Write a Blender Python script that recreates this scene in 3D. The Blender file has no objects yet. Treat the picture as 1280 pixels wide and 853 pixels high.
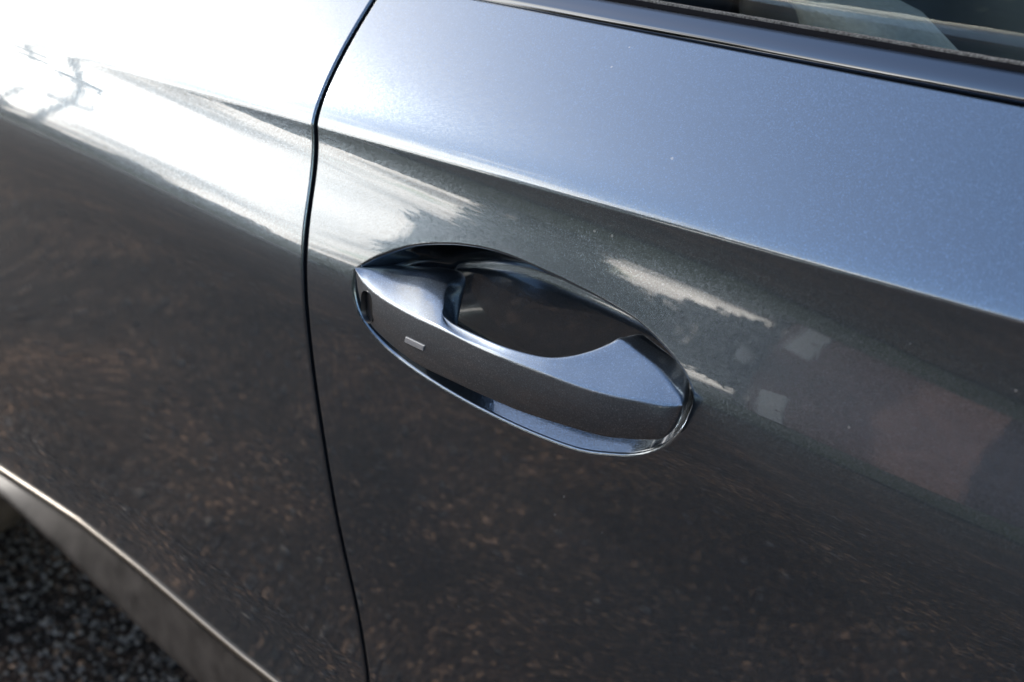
import bpy, bmesh, math, random
import numpy as np
from mathutils import Vector, Matrix, noise as mnoise

# ------------------------------------------------------------------ camera, sky, sun, exposure
scn = bpy.context.scene
C = scn.collection
cam_d = bpy.data.cameras.new('camera')
cam = bpy.data.objects.new('camera', cam_d); C.objects.link(cam); scn.camera = cam
cam.matrix_world = Matrix(((0.734745, -0.29725161, 0.60974689, 0.0),
                           (0.67834341, 0.32196691, -0.66044494, -0.44),
                           (0.0, 0.8988764, 0.43820225, 1.17),
                           (0, 0, 0, 1)))
cam_d.lens = 45.0; cam_d.sensor_width = 36.0
cam_d.clip_start = 0.02; cam_d.clip_end = 2000
cam_d.dof.use_dof = True; cam_d.dof.focus_distance = 0.66; cam_d.dof.aperture_fstop = 9.0

SUN_AZ = math.radians(-173.0)      # direction towards the sun, measured from +X
SUN_EL = math.radians(27.0)
sun_dir = Vector((math.cos(SUN_EL)*math.cos(SUN_AZ), math.cos(SUN_EL)*math.sin(SUN_AZ), math.sin(SUN_EL)))
sd = bpy.data.lights.new('sun', 'SUN'); sd.energy = 2.0; sd.angle = math.radians(0.5); sd.color = (1.0, 0.95, 0.88)
sun = bpy.data.objects.new('sun', sd); C.objects.link(sun)
sun.rotation_euler = (-sun_dir).to_track_quat('-Z', 'Y').to_euler()
sun.location = (-10, -4, 8)

world = bpy.data.worlds.new('World'); scn.world = world; world.use_nodes = True
wn = world.node_tree.nodes; wl = world.node_tree.links; wn.clear()
def wnode(t, **k):
    n = wn.new(t)
    for a, b in k.items(): setattr(n, a, b)
    return n
w_out = wnode('ShaderNodeOutputWorld'); w_bg = wnode('ShaderNodeBackground'); w_bg.inputs['Strength'].default_value = 0.15
sky = wnode('ShaderNodeTexSky', sky_type='NISHITA', sun_disc=False)
sky.sun_elevation = SUN_EL; sky.sun_rotation = math.radians(90) - SUN_AZ
sky.air_density = 1.0; sky.dust_density = 0.8; sky.ozone_density = 0.7
w_tc = wnode('ShaderNodeTexCoord'); w_sep = wnode('ShaderNodeSeparateXYZ'); wl.new(w_tc.outputs['Generated'], w_sep.inputs[0])
def wmath(op, a, b=None, clamp=False):
    n = wnode('ShaderNodeMath', operation=op); n.use_clamp = clamp
    for i, v in enumerate((a, b)):
        if v is None: continue
        if isinstance(v, (int, float)): n.inputs[i].default_value = v
        else: wl.new(v, n.inputs[i])
    return n.outputs[0]
zc_ = wmath('ADD', wmath('MAXIMUM', w_sep.outputs[2], 0.0), 0.16)
cx_ = wmath('DIVIDE', w_sep.outputs[0], zc_); cy_ = wmath('DIVIDE', w_sep.outputs[1], zc_)
w_cmb = wnode('ShaderNodeCombineXYZ'); wl.new(cx_, w_cmb.inputs[0]); wl.new(cy_, w_cmb.inputs[1]); w_cmb.inputs[2].default_value = 3.7
w_noi = wnode('ShaderNodeTexNoise'); w_noi.inputs['Scale'].default_value = 0.62; w_noi.inputs['Detail'].default_value = 7.0
w_noi.inputs['Roughness'].default_value = 0.58; wl.new(w_cmb.outputs[0], w_noi.inputs['Vector'])
# cloud cover thickens towards the horizon and towards the side of the sky where the sun stands
w_dot = wnode('ShaderNodeVectorMath', operation='DOT_PRODUCT'); wl.new(w_tc.outputs['Generated'], w_dot.inputs[0])
w_dot.inputs[1].default_value = sun_dir
cover = wmath('ADD', w_noi.outputs['Fac'], wmath('MULTIPLY', w_dot.outputs['Value'], 0.26))
cover = wmath('SUBTRACT', cover, wmath('MULTIPLY', w_sep.outputs[2], 0.50))
w_mr = wnode('ShaderNodeMapRange'); w_mr.interpolation_type = 'SMOOTHSTEP'
w_mr.inputs['From Min'].default_value = 0.475; w_mr.inputs['From Max'].default_value = 0.535; wl.new(cover, w_mr.inputs['Value'])
glow = wmath('POWER', wmath('MAXIMUM', w_dot.outputs['Value'], 0.0), 12.0)
cl_lum = wmath('ADD', wmath('MULTIPLY', glow, 1.0), 11.0)
w_n2 = wnode('ShaderNodeTexNoise'); w_n2.inputs['Scale'].default_value = 1.0; w_n2.inputs['Detail'].default_value = 6.0; wl.new(w_cmb.outputs[0], w_n2.inputs['Vector'])
w_m2 = wnode('ShaderNodeMapRange'); w_m2.interpolation_type = 'SMOOTHSTEP'; wl.new(w_n2.outputs['Fac'], w_m2.inputs['Value'])
for k_, v_ in (('From Min', 0.36), ('From Max', 0.62), ('To Min', 0.42), ('To Max', 1.30)): w_m2.inputs[k_].default_value = v_
cl_lum = wmath('MULTIPLY', cl_lum, w_m2.outputs[0])          # grey bases and bright tops
w_cc = wnode('ShaderNodeVectorMath', operation='SCALE'); w_cc.inputs[0].default_value = (1.0, 0.93, 0.84); wl.new(cl_lum, w_cc.inputs['Scale'])
w_mix = wnode('ShaderNodeMix', data_type='RGBA'); wl.new(w_mr.outputs[0], w_mix.inputs['Factor'])
wl.new(sky.outputs[0], w_mix.inputs['A']); wl.new(w_cc.outputs[0], w_mix.inputs['B'])
wl.new(w_mix.outputs['Result'], w_bg.inputs['Color']); wl.new(w_bg.outputs[0], w_out.inputs[0])

scn.view_settings.view_transform = 'Standard'; scn.view_settings.look = 'None'
scn.view_settings.exposure = 1.76; scn.view_settings.gamma = 1.0
scn.render.engine = 'CYCLES'
scn.cycles.use_denoising = True
scn.cycles.max_bounces = 6; scn.cycles.glossy_bounces = 4; scn.cycles.diffuse_bounces = 3; scn.cycles.transparent_max_bounces = 10
scn.cycles.sample_clamp_indirect = 8.0

# ------------------------------------------------------------------ materials
def mat(name):
    m = bpy.data.materials.new(name); m.use_nodes = True
    nt = m.node_tree; p = nt.nodes['Principled BSDF']
    return m, nt, p
def nd(nt, t, **k):
    n = nt.nodes.new(t)
    for a, b in k.items(): setattr(n, a, b)
    return n
def ramp(nt, src, stops):
    r = nd(nt, 'ShaderNodeValToRGB'); e = r.color_ramp.elements
    while len(e) < len(stops): e.new(0.5)
    for i, (p, c) in enumerate(stops): e[i].position = p; e[i].color = (*c, 1) if len(c) == 3 else c
    nt.links.new(src, r.inputs[0]); return r
def simple(name, col, rough=0.5, metal=0.0, coat=0.0, spec=0.5, nscale=0, namt=0.0, bump=0.0):
    m, nt, p = mat(name)
    p.inputs['Base Color'].default_value = (*col, 1); p.inputs['Roughness'].default_value = rough
    p.inputs['Metallic'].default_value = metal; p.inputs['Coat Weight'].default_value = coat
    p.inputs['Coat Roughness'].default_value = 0.03; p.inputs['Specular IOR Level'].default_value = spec
    if nscale:
        tc = nd(nt, 'ShaderNodeTexCoord'); n = nd(nt, 'ShaderNodeTexNoise'); n.inputs['Scale'].default_value = nscale; n.inputs['Detail'].default_value = 5
        nt.links.new(tc.outputs['Object'], n.inputs['Vector'])
        lo = [max(0, c*(1-namt)) for c in col]; hi = [min(1, c*(1+namt)) for c in col]
        r = ramp(nt, n.outputs['Fac'], [(0.3, lo), (0.7, hi)]); nt.links.new(r.outputs[0], p.inputs['Base Color'])
        if bump:
            b = nd(nt, 'ShaderNodeBump'); b.inputs['Strength'].default_value = bump; b.inputs['Distance'].default_value = 0.01
            nt.links.new(n.outputs['Fac'], b.inputs['Height']); nt.links.new(b.outputs[0], p.inputs['Normal'])
    return m

def paint_material(name, col, dust=1.0, rough=0.205, coat=1.0, coat_rough=0.006, flake=0.085):
    m, nt, p = mat(name); L = nt.links
    tc = nd(nt, 'ShaderNodeTexCoord'); geo = nd(nt, 'ShaderNodeNewGeometry')
    v = nd(nt, 'ShaderNodeTexVoronoi'); v.inputs['Scale'].default_value = 2200.0; L.new(tc.outputs['Object'], v.inputs['Vector'])
    # metal flakes: every cell tips the base normal its own way and has its own brightness
    s = nd(nt, 'ShaderNodeVectorMath', operation='SUBTRACT'); L.new(v.outputs['Color'], s.inputs[0]); s.inputs[1].default_value = (0.5, 0.5, 0.5)
    sc = nd(nt, 'ShaderNodeVectorMath', operation='SCALE'); L.new(s.outputs[0], sc.inputs[0]); sc.inputs['Scale'].default_value = flake
    ad = nd(nt, 'ShaderNodeVectorMath', operation='ADD'); L.new(geo.outputs['Normal'], ad.inputs[0]); L.new(sc.outputs[0], ad.inputs[1])
    no = nd(nt, 'ShaderNodeVectorMath', operation='NORMALIZE'); L.new(ad.outputs[0], no.inputs[0]); L.new(no.outputs[0], p.inputs['Normal'])
    sx = nd(nt, 'ShaderNodeSeparateColor'); L.new(v.outputs['Color'], sx.inputs[0])
    r = ramp(nt, sx.outputs[0], [(0.0, [c*0.74 for c in col]), (0.85, [c*1.10 for c in col]), (1.0, [c*1.7 for c in col])])
    # fine settled dust and a few dried specks
    dn = nd(nt, 'ShaderNodeTexVoronoi'); dn.inputs['Scale'].default_value = 90.0; L.new(tc.outputs['Object'], dn.inputs['Vector'])
    dsep = nd(nt, 'ShaderNodeSeparateColor'); L.new(dn.outputs['Color'], dsep.inputs[0])
    size = nd(nt, 'ShaderNodeMapRange'); size.inputs['From Min'].default_value = 0.88; size.inputs['From Max'].default_value = 1.0
    size.inputs['To Min'].default_value = 0.0; size.inputs['To Max'].default_value = 0.075; L.new(dsep.outputs[1], size.inputs['Value'])
    lt = nd(nt, 'ShaderNodeMath', operation='LESS_THAN'); L.new(dn.outputs['Distance'], lt.inputs[0]); L.new(size.outputs[0], lt.inputs[1])
    mx = nd(nt, 'ShaderNodeMix', data_type='RGBA'); 
    ds = nd(nt, 'ShaderNodeMath', operation='MULTIPLY'); ds.inputs[1].default_value = 0.35*dust; L.new(lt.outputs[0], ds.inputs[0])
    L.new(ds.outputs[0], mx.inputs['Factor']); L.new(r.outputs[0], mx.inputs['A']); mx.inputs['B'].default_value = (0.42, 0.37, 0.31, 1)
    L.new(mx.outputs['Result'], p.inputs['Base Color'])
    me = nd(nt, 'ShaderNodeMath', operation='SUBTRACT'); me.inputs[0].default_value = 0.92; L.new(ds.outputs[0], me.inputs[1]); L.new(me.outputs[0], p.inputs['Metallic'])
    p.inputs['Roughness'].default_value = rough
    p.inputs['Coat Weight'].default_value = coat; p.inputs['Coat IOR'].default_value = 1.66; p.inputs['Coat Roughness'].default_value = coat_rough
    # orange peel in the lacquer
    on = nd(nt, 'ShaderNodeTexNoise'); on.inputs['Scale'].default_value = 130.0; on.inputs['Detail'].default_value = 1.5; L.new(tc.outputs['Object'], on.inputs['Vector'])
    ob = nd(nt, 'ShaderNodeBump'); ob.inputs['Strength'].default_value = 1.0; ob.inputs['Distance'].default_value = 0.000012; L.new(on.outputs['Fac'], ob.inputs['Height'])
    L.new(ob.outputs[0], p.inputs['Coat Normal'])
    return m

def glass_material(name, tint):
    m = bpy.data.materials.new(name); m.use_nodes = True; nt = m.node_tree; nt.nodes.clear()
    o = nd(nt, 'ShaderNodeOutputMaterial'); mx = nd(nt, 'ShaderNodeMixShader'); fr = nd(nt, 'ShaderNodeFresnel'); fr.inputs[0].default_value = 1.5
    t = nd(nt, 'ShaderNodeBsdfTransparent'); t.inputs[0].default_value = (*tint, 1)
    g = nd(nt, 'ShaderNodeBsdfGlossy'); g.inputs['Roughness'].default_value = 0.0; g.inputs[0].default_value = (1, 1, 1, 1)
    nt.links.new(fr.outputs[0], mx.inputs[0]); nt.links.new(t.outputs[0], mx.inputs[1]); nt.links.new(g.outputs[0], mx.inputs[2]); nt.links.new(mx.outputs[0], o.inputs[0])
    return m

def ground_material():
    m, nt, p = mat('tarmac'); L = nt.links
    tc = nd(nt, 'ShaderNodeTexCoord')
    v = nd(nt, 'ShaderNodeTexVoronoi'); v.inputs['Scale'].default_value = 125.0; L.new(tc.outputs['Object'], v.inputs['Vector'])
    sx = nd(nt, 'ShaderNodeSeparateColor'); L.new(v.outputs['Color'], sx.inputs[0])
    r = ramp(nt, sx.outputs[0], [(0.0, (0.010, 0.009, 0.008)), (0.65, (0.030, 0.026, 0.023)), (0.90, (0.075, 0.062, 0.051)), (1.0, (0.28, 0.24, 0.19))])
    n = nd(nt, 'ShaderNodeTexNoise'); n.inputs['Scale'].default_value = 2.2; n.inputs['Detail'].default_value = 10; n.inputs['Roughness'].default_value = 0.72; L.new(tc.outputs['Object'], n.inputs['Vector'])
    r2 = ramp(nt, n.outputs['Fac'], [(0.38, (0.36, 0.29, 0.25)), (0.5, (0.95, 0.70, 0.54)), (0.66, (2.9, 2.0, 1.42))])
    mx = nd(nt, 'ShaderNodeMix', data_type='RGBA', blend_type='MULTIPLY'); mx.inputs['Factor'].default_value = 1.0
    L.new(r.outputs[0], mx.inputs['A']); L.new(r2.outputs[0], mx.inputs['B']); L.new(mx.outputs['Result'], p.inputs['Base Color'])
    b = nd(nt, 'ShaderNodeBump'); b.inputs['Strength'].default_value = 0.9; b.inputs['Distance'].default_value = 0.006; b.invert = True
    L.new(v.outputs['Distance'], b.inputs['Height']); L.new(b.outputs[0], p.inputs['Normal'])
    p.inputs['Roughness'].default_value = 0.9; p.inputs['Specular IOR Level'].default_value = 0.2
    return m

PAINT = paint_material('metallic_paint', (0.100, 0.127, 0.157))
GRIPP = paint_material('handle_paint', (0.125, 0.150, 0.180), 0.6, 0.30, 0.9, 0.035, 0.10)
BLACK = simple('black_rubber', (0.006, 0.006, 0.007), 0.95, spec=0.0)
FUZZ = simple('flocked_seal', (0.075, 0.073, 0.07), 0.95, spec=0.0, nscale=900, namt=0.7)
TRIM = simple('dark_gloss_trim', (0.10, 0.108, 0.12), 0.08, metal=1.0)
CHROME = simple('satin_chrome', (0.15, 0.138, 0.122), 0.36, metal=1.0)
SILL = simple('sill_paint', (0.026, 0.022, 0.019), 0.5, spec=0.2, nscale=38, namt=0.55)
PLATE = simple('sensor_silver', (0.14, 0.14, 0.145), 0.5)
SLOTM = simple('lock_shade_black', (0.01, 0.01, 0.011), 0.3)  # lock plug black; also puts the hole's shade on the slot rim
GLASS = glass_material('window_glass', (0.90, 0.93, 0.91))
LEATHER = simple('grey_leather', (0.40, 0.39, 0.355), 0.55, nscale=260, namt=0.12, bump=0.15)
DARKLE = simple('black_leather', (0.022, 0.022, 0.024), 0.5)
DARKIN = simple('dark_interior', (0.02, 0.02, 0.022), 0.7)
RUBBER = simple('tyre_rubber', (0.11, 0.080, 0.057), 0.8, nscale=24, namt=0.5)
ALLOY = simple('alloy', (0.45, 0.46, 0.48), 0.28, metal=1.0)
LAMP = simple('lamp_lens', (0.5, 0.5, 0.52), 0.05, coat=1.0)
REDL = simple('red_lens', (0.35, 0.01, 0.01), 0.08, coat=1.0)
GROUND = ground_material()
STONE = simple('stone_chips', (0.15, 0.122, 0.098), 0.7, nscale=45, namt=0.9)
PALE = simple('pale_pebble', (0.22, 0.18, 0.14), 0.8, nscale=3, namt=0.8)
LEAFB = simple('dry_leaf', (0.22, 0.13, 0.07), 0.75, nscale=9, namt=0.65)
KERB = simple('concrete', (0.58, 0.52, 0.46), 0.85, nscale=3, namt=0.2)
BARK = simple('bark', (0.07, 0.055, 0.042), 0.9, nscale=6, namt=0.5)
LEAF1 = simple('leaf_green', (0.050, 0.060, 0.030), 0.8, spec=0.1, nscale=1.5, namt=0.5)
LEAF2 = simple('leaf_dark', (0.034, 0.044, 0.026), 0.8, spec=0.1, nscale=1.5, namt=0.5)
BRICK = simple('brick', (0.23, 0.135, 0.115), 0.9, nscale=5, namt=0.3)
WHITEP = simple('white_paint', (0.78, 0.77, 0.74), 0.4)
ROOFM = simple('roof_tile', (0.13, 0.11, 0.10), 0.85, nscale=2, namt=0.4)
WOODP = simple('pole_wood', (0.12, 0.10, 0.085), 0.9, nscale=3, namt=0.4)
PANEM = simple('house_pane', (0.03, 0.035, 0.04), 0.03, spec=0.8)

# ------------------------------------------------------------------ mesh helpers
def link(name, me, m, parent=None, smooth=True):
    o = bpy.data.objects.new(name, me); C.objects.link(o)
    if m is not None and not me.materials: me.materials.append(m)
    if parent is not None: o.parent = parent
    if smooth: me.shade_smooth()
    return o
def mesh(name, V, F, normals=None):
    me = bpy.data.meshes.new(name); me.from_pydata([tuple(map(float, v)) for v in V], [], [tuple(map(int, f)) for f in F]); me.update()
    if normals is not None:
        me.shade_smooth(); me.normals_split_custom_set_from_vertices([tuple(map(float, n)) for n in normals])
    return me
def grid_faces(nr, nc, off=0, closed=False, flip=False):
    F = []
    for i in range(nr-1):
        for j in range(nc if closed else nc-1):
            j2 = (j+1) % nc
            q = (off+i*nc+j, off+i*nc+j2, off+(i+1)*nc+j2, off+(i+1)*nc+j)
            F.append(q[::-1] if flip else q)
    return F
def empty(name, loc=(0, 0, 0)):
    o = bpy.data.objects.new(name, None); C.objects.link(o); o.location = loc; o.empty_display_size = 0.2; return o
def tag(o, label=None, cat=None, group=None, kind=None):
    if label: o['label'] = label
    if cat: o['category'] = cat
    if group: o['group'] = group
    if kind: o['kind'] = kind
    return o
def loft(name, sections, m, parent=None, closed=True, caps=True, angle=None, smooth=True):
    n = len(sections[0]); V = [p for s in sections for p in s]
    F = grid_faces(len(sections), n, 0, closed)
    if caps and closed:
        F.append(tuple(range(n))[::-1]); F.append(tuple((len(sections)-1)*n+i for i in range(n)))
    me = mesh(name, V, F)
    bm = bmesh.new(); bm.from_mesh(me); bmesh.ops.recalc_face_normals(bm, faces=bm.faces); bm.to_mesh(me); bm.free()
    o = link(name, me, m, parent, smooth)
    if angle: me.set_sharp_from_angle(angle=math.radians(angle))
    return o
def box_mesh(name, lo, hi, bevel=0.0):
    bm = bmesh.new(); bmesh.ops.create_cube(bm, size=1)
    for v in bm.verts: v.co = Vector([lo[i]+(v.co[i]+0.5)*(hi[i]-lo[i]) for i in range(3)])
    if bevel: bmesh.ops.bevel(bm, geom=bm.edges[:], offset=bevel, segments=2, affect='EDGES')
    me = bpy.data.meshes.new(name); bm.to_mesh(me); bm.free(); return me
def box(name, lo, hi, m, parent=None, bevel=0.0):
    return link(name, box_mesh(name, lo, hi, bevel), m, parent, smooth=False)
def catmull(P, n, closed=False, u=None):
    """resample points evenly by length (or at their parameters u) along a Catmull-Rom curve"""
    P = np.asarray(P, float); N = len(P)
    def seg(i, t):
        g = (lambda k: P[k % N]) if closed else (lambda k: P[min(max(k, 0), N-1)])
        a, b, c, d = g(i-1), g(i), g(i+1), g(i+2)
        return 0.5*((2*b)+(c-a)*t+(2*a-5*b+4*c-d)*t*t+(3*b-a-3*c+d)*t**3)
    D = []; S = 24; last = N if closed else N-1
    for i in range(last):
        for k in range(S): D.append(seg(i, k/S))
    D.append(P[0] if closed else P[-1]); D = np.array(D)
    if u is not None:
        uu = np.r_[np.concatenate([np.linspace(u[i], u[i+1], S, endpoint=False) for i in range(N-1)]), u[-1]]
        tt = np.linspace(u[0], u[-1], n)
    else:
        uu = np.r_[0, np.cumsum(np.linalg.norm(np.diff(D, axis=0), axis=1))]
        tt = np.linspace(0, uu[-1], n, endpoint=not closed)
    return np.stack([np.interp(tt, uu, D[:, k]) for k in range(D.shape[1])], 1)
def rounded(P, R, seg=6):
    """open polyline with every inner corner replaced by a small arc"""
    P = [np.asarray(p, float) for p in P]; out = [P[0]]
    for i in range(1, len(P)-1):
        a, b, c = P[i-1], P[i], P[i+1]; la, lc = np.linalg.norm(a-b), np.linalg.norm(c-b)
        ra = min(R[i], 0.48*la)/max(la, 1e-9); rc = min(R[i], 0.48*lc)/max(lc, 1e-9)
        s, e = b+(a-b)*ra, b+(c-b)*rc
        for k in range(seg+1):
            t = k/seg; out.append((1-t)**2*s+2*t*(1-t)*b+t*t*e)
    out.append(P[-1]); return out
sstep = lambda a, b, x: (lambda t: t*t*(3-2*t))(np.clip((np.asarray(x, float)-a)/(b-a), 0, 1))

# ------------------------------------------------------------------ the car's side as a surface Y(x, z); outside is -Y
YM = 0.92                                                     # the car's middle plane
def zc_of(x): return 0.9545+0.0155*(np.clip(x, -1.6, 0.4)+0.45)
XS = np.arange(-2.72, 1.80, 0.01); TS = np.arange(-0.10, 0.80, 0.001)
def smooth1(a, k=9):
    ker = np.hanning(k+2)[1:-1]; ker /= ker.sum(); return np.convolve(np.pad(a, k//2, mode='edge'), ker, mode='valid')
def curve(xs, pts): return smooth1(np.interp(xs, [p[0] for p in pts], [p[1] for p in pts]), 21)
TP_ = curve(XS, [(-2.7, 22), (-1.2, 24), (-0.95, 25), (-0.56, 23.5), (-0.46, 21.0), (-0.38, 19.0), (-0.30, 18), (-0.15, 17), (0.4, 16), (1.8, 15)])
TA_ = curve(XS, [(-2.7, 0.020), (-1.0, 0.020), (-0.82, 0.026), (-0.70, 0.034), (-0.60, 0.041), (-0.54, 0.044), (-0.30, 0.048), (-0.15, 0.064), (0.5, 0.075), (1.8, 0.075)])
def theta(ip, t):
    peak, ta = TP_[ip], TA_[ip]
    low = peak*np.exp(-((t-ta)/0.043)**2)-4.5*sstep(0.18, 0.32, t)+7*sstep(0.36, 0.43, t)
    v = np.clip(-t, 0, 0.08)
    up = 26.5+22*(1-np.exp(-v/0.012))+4*(v/0.068)
    k = sstep(0.0018, -0.0018, t)
    return np.radians(low*(1-k)+up*k)
FLARE = 0.012*sstep(-0.80, -1.25, XS)                        # the rear door swells towards the wheel arch
SL = np.stack([np.tan(theta(i, TS)) for i in range(len(XS))])   # dY/dz
cum = np.cumsum((SL[:, 1:]+SL[:, :-1])*0.5*0.001, axis=1); cum = np.concatenate([np.zeros((len(XS), 1)), cum], 1)
i0 = int(np.argmin(abs(TS))); cum = cum-cum[:, i0:i0+1]
PLAN = 0.024+0.30*np.clip((XS-0.55)/1.2, 0, 1)**2.4+0.22*np.clip((-1.7-XS)/1.0, 0, 1)**2.2+0.006*((XS+0.4)/1.0)**2
YT = PLAN[:, None]-cum-FLARE[:, None]*np.exp(-((TS[None]-0.28)/0.10)**2)
SL = SL+FLARE[:, None]*np.exp(-((TS[None]-0.28)/0.10)**2)*(-2*(TS[None]-0.28)/0.10**2)
DX = np.gradient(YT, 0.01, axis=0)
def bil(T, x, t):
    fx = np.clip((x-XS[0])/0.01, 0, len(XS)-1.001); ft = np.clip((t-TS[0])/0.001, 0, len(TS)-1.001)
    i = fx.astype(int); j = ft.astype(int); a = fx-i; b = ft-j
    return (1-a)*(1-b)*T[i, j]+a*(1-b)*T[i+1, j]+(1-a)*b*T[i, j+1]+a*b*T[i+1, j+1]
def hood_drop(x): return 1-0.30*np.clip((np.asarray(x, float)-0.62)/1.15, 0, 1)**1.7
def surf(x, z):
    x = np.asarray(x, float); z = np.asarray(z, float); t = zc_of(x)-z
    y = bil(YT, x, t); s = bil(SL, x, t); dx = bil(DX, x, t)-s*0.0155*((x > -1.6) & (x < 0.4))
    n = np.stack([dx, -np.ones_like(y), s], -1); n /= np.linalg.norm(n, axis=-1, keepdims=True)
    zz = np.where(z > 0.5, 0.5+(z-0.5)*hood_drop(x), z)
    return np.stack([x, y, zz], -1), n
ZBELT = 1.022
def gap_x(z): return np.interp(z, [0.40, 0.50, 0.57, 0.63, 0.70, 0.80, 0.87, 0.955, 0.985, 1.005, 1.03], [-0.553, -0.549, -0.546, -0.547, -0.556, -0.5675, -0.5715, -0.586, -0.596, -0.601, -0.606])
_gz = np.linspace(0.40, 1.04, 400); _gx = smooth1(gap_x(_gz), 41)
def gap(z): return np.interp(z, _gz, _gx)
def sill_top(x): return np.interp(x, [-1.5, -1.10, -0.947, -0.846, -0.768, -0.70, -0.64, 0.6], [0.500, 0.508, 0.5175, 0.5145, 0.509, 0.505, 0.504, 0.502])

class Panel:
    """collects surface patches with exact normals"""
    def __init__(s): s.V = []; s.N = []; s.F = []; s.n = 0
    def add(s, V, N, nr, nc, closed=False, flip=False):
        s.V.append(V.reshape(-1, 3)); s.N.append(N.reshape(-1, 3)); s.F += grid_faces(nr, nc, s.n, closed, flip); s.n += nr*nc
    def patch(s, X, Z):
        P, N = surf(X, Z); s.add(P, N, *X.shape); return P, N
    def edge(s, P, N, out, r=0.0022, depth=0.016, flip=False):
        """rolled edge along a boundary: out is the direction away from the panel"""
        rows, nr = [], []
        for a in np.linspace(0, math.pi/2, 6):
            rows.append(P+out*(r*math.sin(a))-N*(r*(1-math.cos(a)))); nr.append(N*math.cos(a)+out*math.sin(a))
        rows.append(rows[-1]-N*depth); nr.append(nr[-1])
        s.add(np.stack(rows), np.stack(nr), 7, len(P), flip=flip)
    def mirror(s):
        m = Panel(); m.V = [v*np.array([1, -1, 1])+np.array([0, 2*YM, 0]) for v in s.V]; m.N = [n*np.array([1, -1, 1]) for n in s.N]
        m.F = [f[::-1] for f in s.F]; return m
    def build(s, name, m, parent):
        return link(name, mesh(name, np.concatenate(s.V), s.F, np.concatenate(s.N)), m, parent)

car = empty('car', (-0.45, YM, 0.0))
tag(car, 'dark blue-grey metallic car seen close up at its door handle', 'car')
def carpart(o):
    o.parent = car; o.matrix_parent_inverse = Matrix.Translation(car.location).inverted(); return o

# ---- front door: ring of quads round the handle pocket, crease strip and shoulder above, plain grid in front
OUT = [(-0.5296,-0.0010,0.8846),(-0.5157,-0.0010,0.8949),(-0.4924,-0.0010,0.9061),(-0.4685,-0.0010,0.9131),(-0.4453,-0.0010,0.9171),(-0.4238,-0.0010,0.9182),(-0.3987,-0.0010,0.9169),(-0.3706,-0.0010,0.9144),(-0.3477,-0.0010,0.9112),(-0.3330,-0.0010,0.9080),(-0.3150,-0.0010,0.9008),(-0.3020,-0.0010,0.8930),(-0.2944,-0.0010,0.8829),(-0.2954,-0.0010,0.8718),(-0.2998,-0.0010,0.8618),(-0.3082,-0.0010,0.8518),(-0.3222,-0.0010,0.8420),(-0.3371,-0.0010,0.8359),(-0.3605,-0.0010,0.8296),(-0.3937,-0.0010,0.8275),(-0.4292,-0.0010,0.8287),(-0.4622,-0.0010,0.8326),(-0.4916,-0.0010,0.8390),(-0.5136,-0.0010,0.8480),(-0.5262,-0.0010,0.8580),(-0.5316,-0.0010,0.8689),(-0.5322,-0.0010,0.8783)]
NS, NT, X1 = 130, 170, -0.09
R_E = 0.0014
ol = np.array([(p[0], p[2]) for p in OUT])
def arc(i, j, n):                     # outline points from index i to j (wrapping), n intervals
    dense = catmull(ol, 2700, closed=True); per = 2700/len(ol)
    uu = np.r_[0, np.cumsum(np.linalg.norm(np.diff(np.vstack([catmull(ol, 2700, closed=True), ol[:1]]), axis=0), axis=1))]
    def s_at(k): return uu[np.argmin(np.linalg.norm(dense-ol[k % len(ol)], axis=1))]
    a, b = s_at(i), s_at(j)
    if b <= a: b += uu[-1]
    ss = np.linspace(a, b, n, endpoint=False) % uu[-1]; dd = np.vstack([dense, dense[:1]])
    return np.stack([np.interp(ss, uu, dd[:, 0]), np.interp(ss, uu, dd[:, 1])], 1)
inner = np.vstack([arc(23, 1, NS), arc(1, 11, NT), arc(11, 14, NS), arc(14, 23, NT)])
zt = lambda s: zc_of(gap(0.947)+R_E+(X1-gap(0.947)-R_E)*s)-0.008
zb = lambda s: sill_top(gap(0.51)+R_E+(X1-gap(0.51)-R_E)*s)
sN = np.linspace(0, 1, NT+1); wN = np.linspace(0, 1, NS+1)
zl0, zl1 = zb(0.0), zt(0.0); zr0, zr1 = zb(1.0), zt(1.0)
left = np.stack([gap(zl0+(zl1-zl0)*wN)+R_E, zl0+(zl1-zl0)*wN], 1)
top = np.stack([left[-1, 0]+(X1-left[-1, 0])*sN, zt(sN)], 1)
right = np.stack([np.full(NS+1, X1), zr1+(zr0-zr1)*wN], 1)
bot = np.stack([X1+(left[0, 0]-X1)*sN, zb(1-sN)], 1)
outer = np.vstack([left[:-1], top[:-1], right[:-1], bot[:-1]])
Q = np.linspace(0, 1, 100)**1.5
ringX = inner[None, :, 0]*(1-Q[:, None])+outer[None, :, 0]*Q[:, None]
ringZ = inner[None, :, 1]*(1-Q[:, None])+outer[None, :, 1]*Q[:, None]
fd = Panel()
P, N = surf(ringX, ringZ); fd.add(P, N, *ringX.shape, closed=True)
vrow = np.r_[np.linspace(-0.008, -0.0026, 5), np.linspace(-0.0020, 0.0020, 13), np.linspace(0.0026, 0.0665, 27)]
def shoulder_rows(xa, xb, s, pn, vr=vrow):     # xa, xb: functions of z
    X = []; Z = []
    for v in vr:
        k = np.clip((v+0.008)/0.0745, 0, 1); za = zc_of(-0.585)+v+(ZBELT-(zc_of(-0.585)+0.0665))*k*k; x0, x1 = xa(za), xb(za); x = x0+(x1-x0)*s
        k = np.clip((v+0.008)/0.0745, 0, 1)
        X.append(x); Z.append(zc_of(x)+v+(ZBELT-(zc_of(x)+0.0665))*k*k)
    return np.array(X), np.array(Z)
gx = lambda z: gap(z)+R_E
Xs, Zs = shoulder_rows(gx, lambda z: X1, sN, fd)
Xs[0] = top[:, 0]; Zs[0] = top[:, 1]
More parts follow.
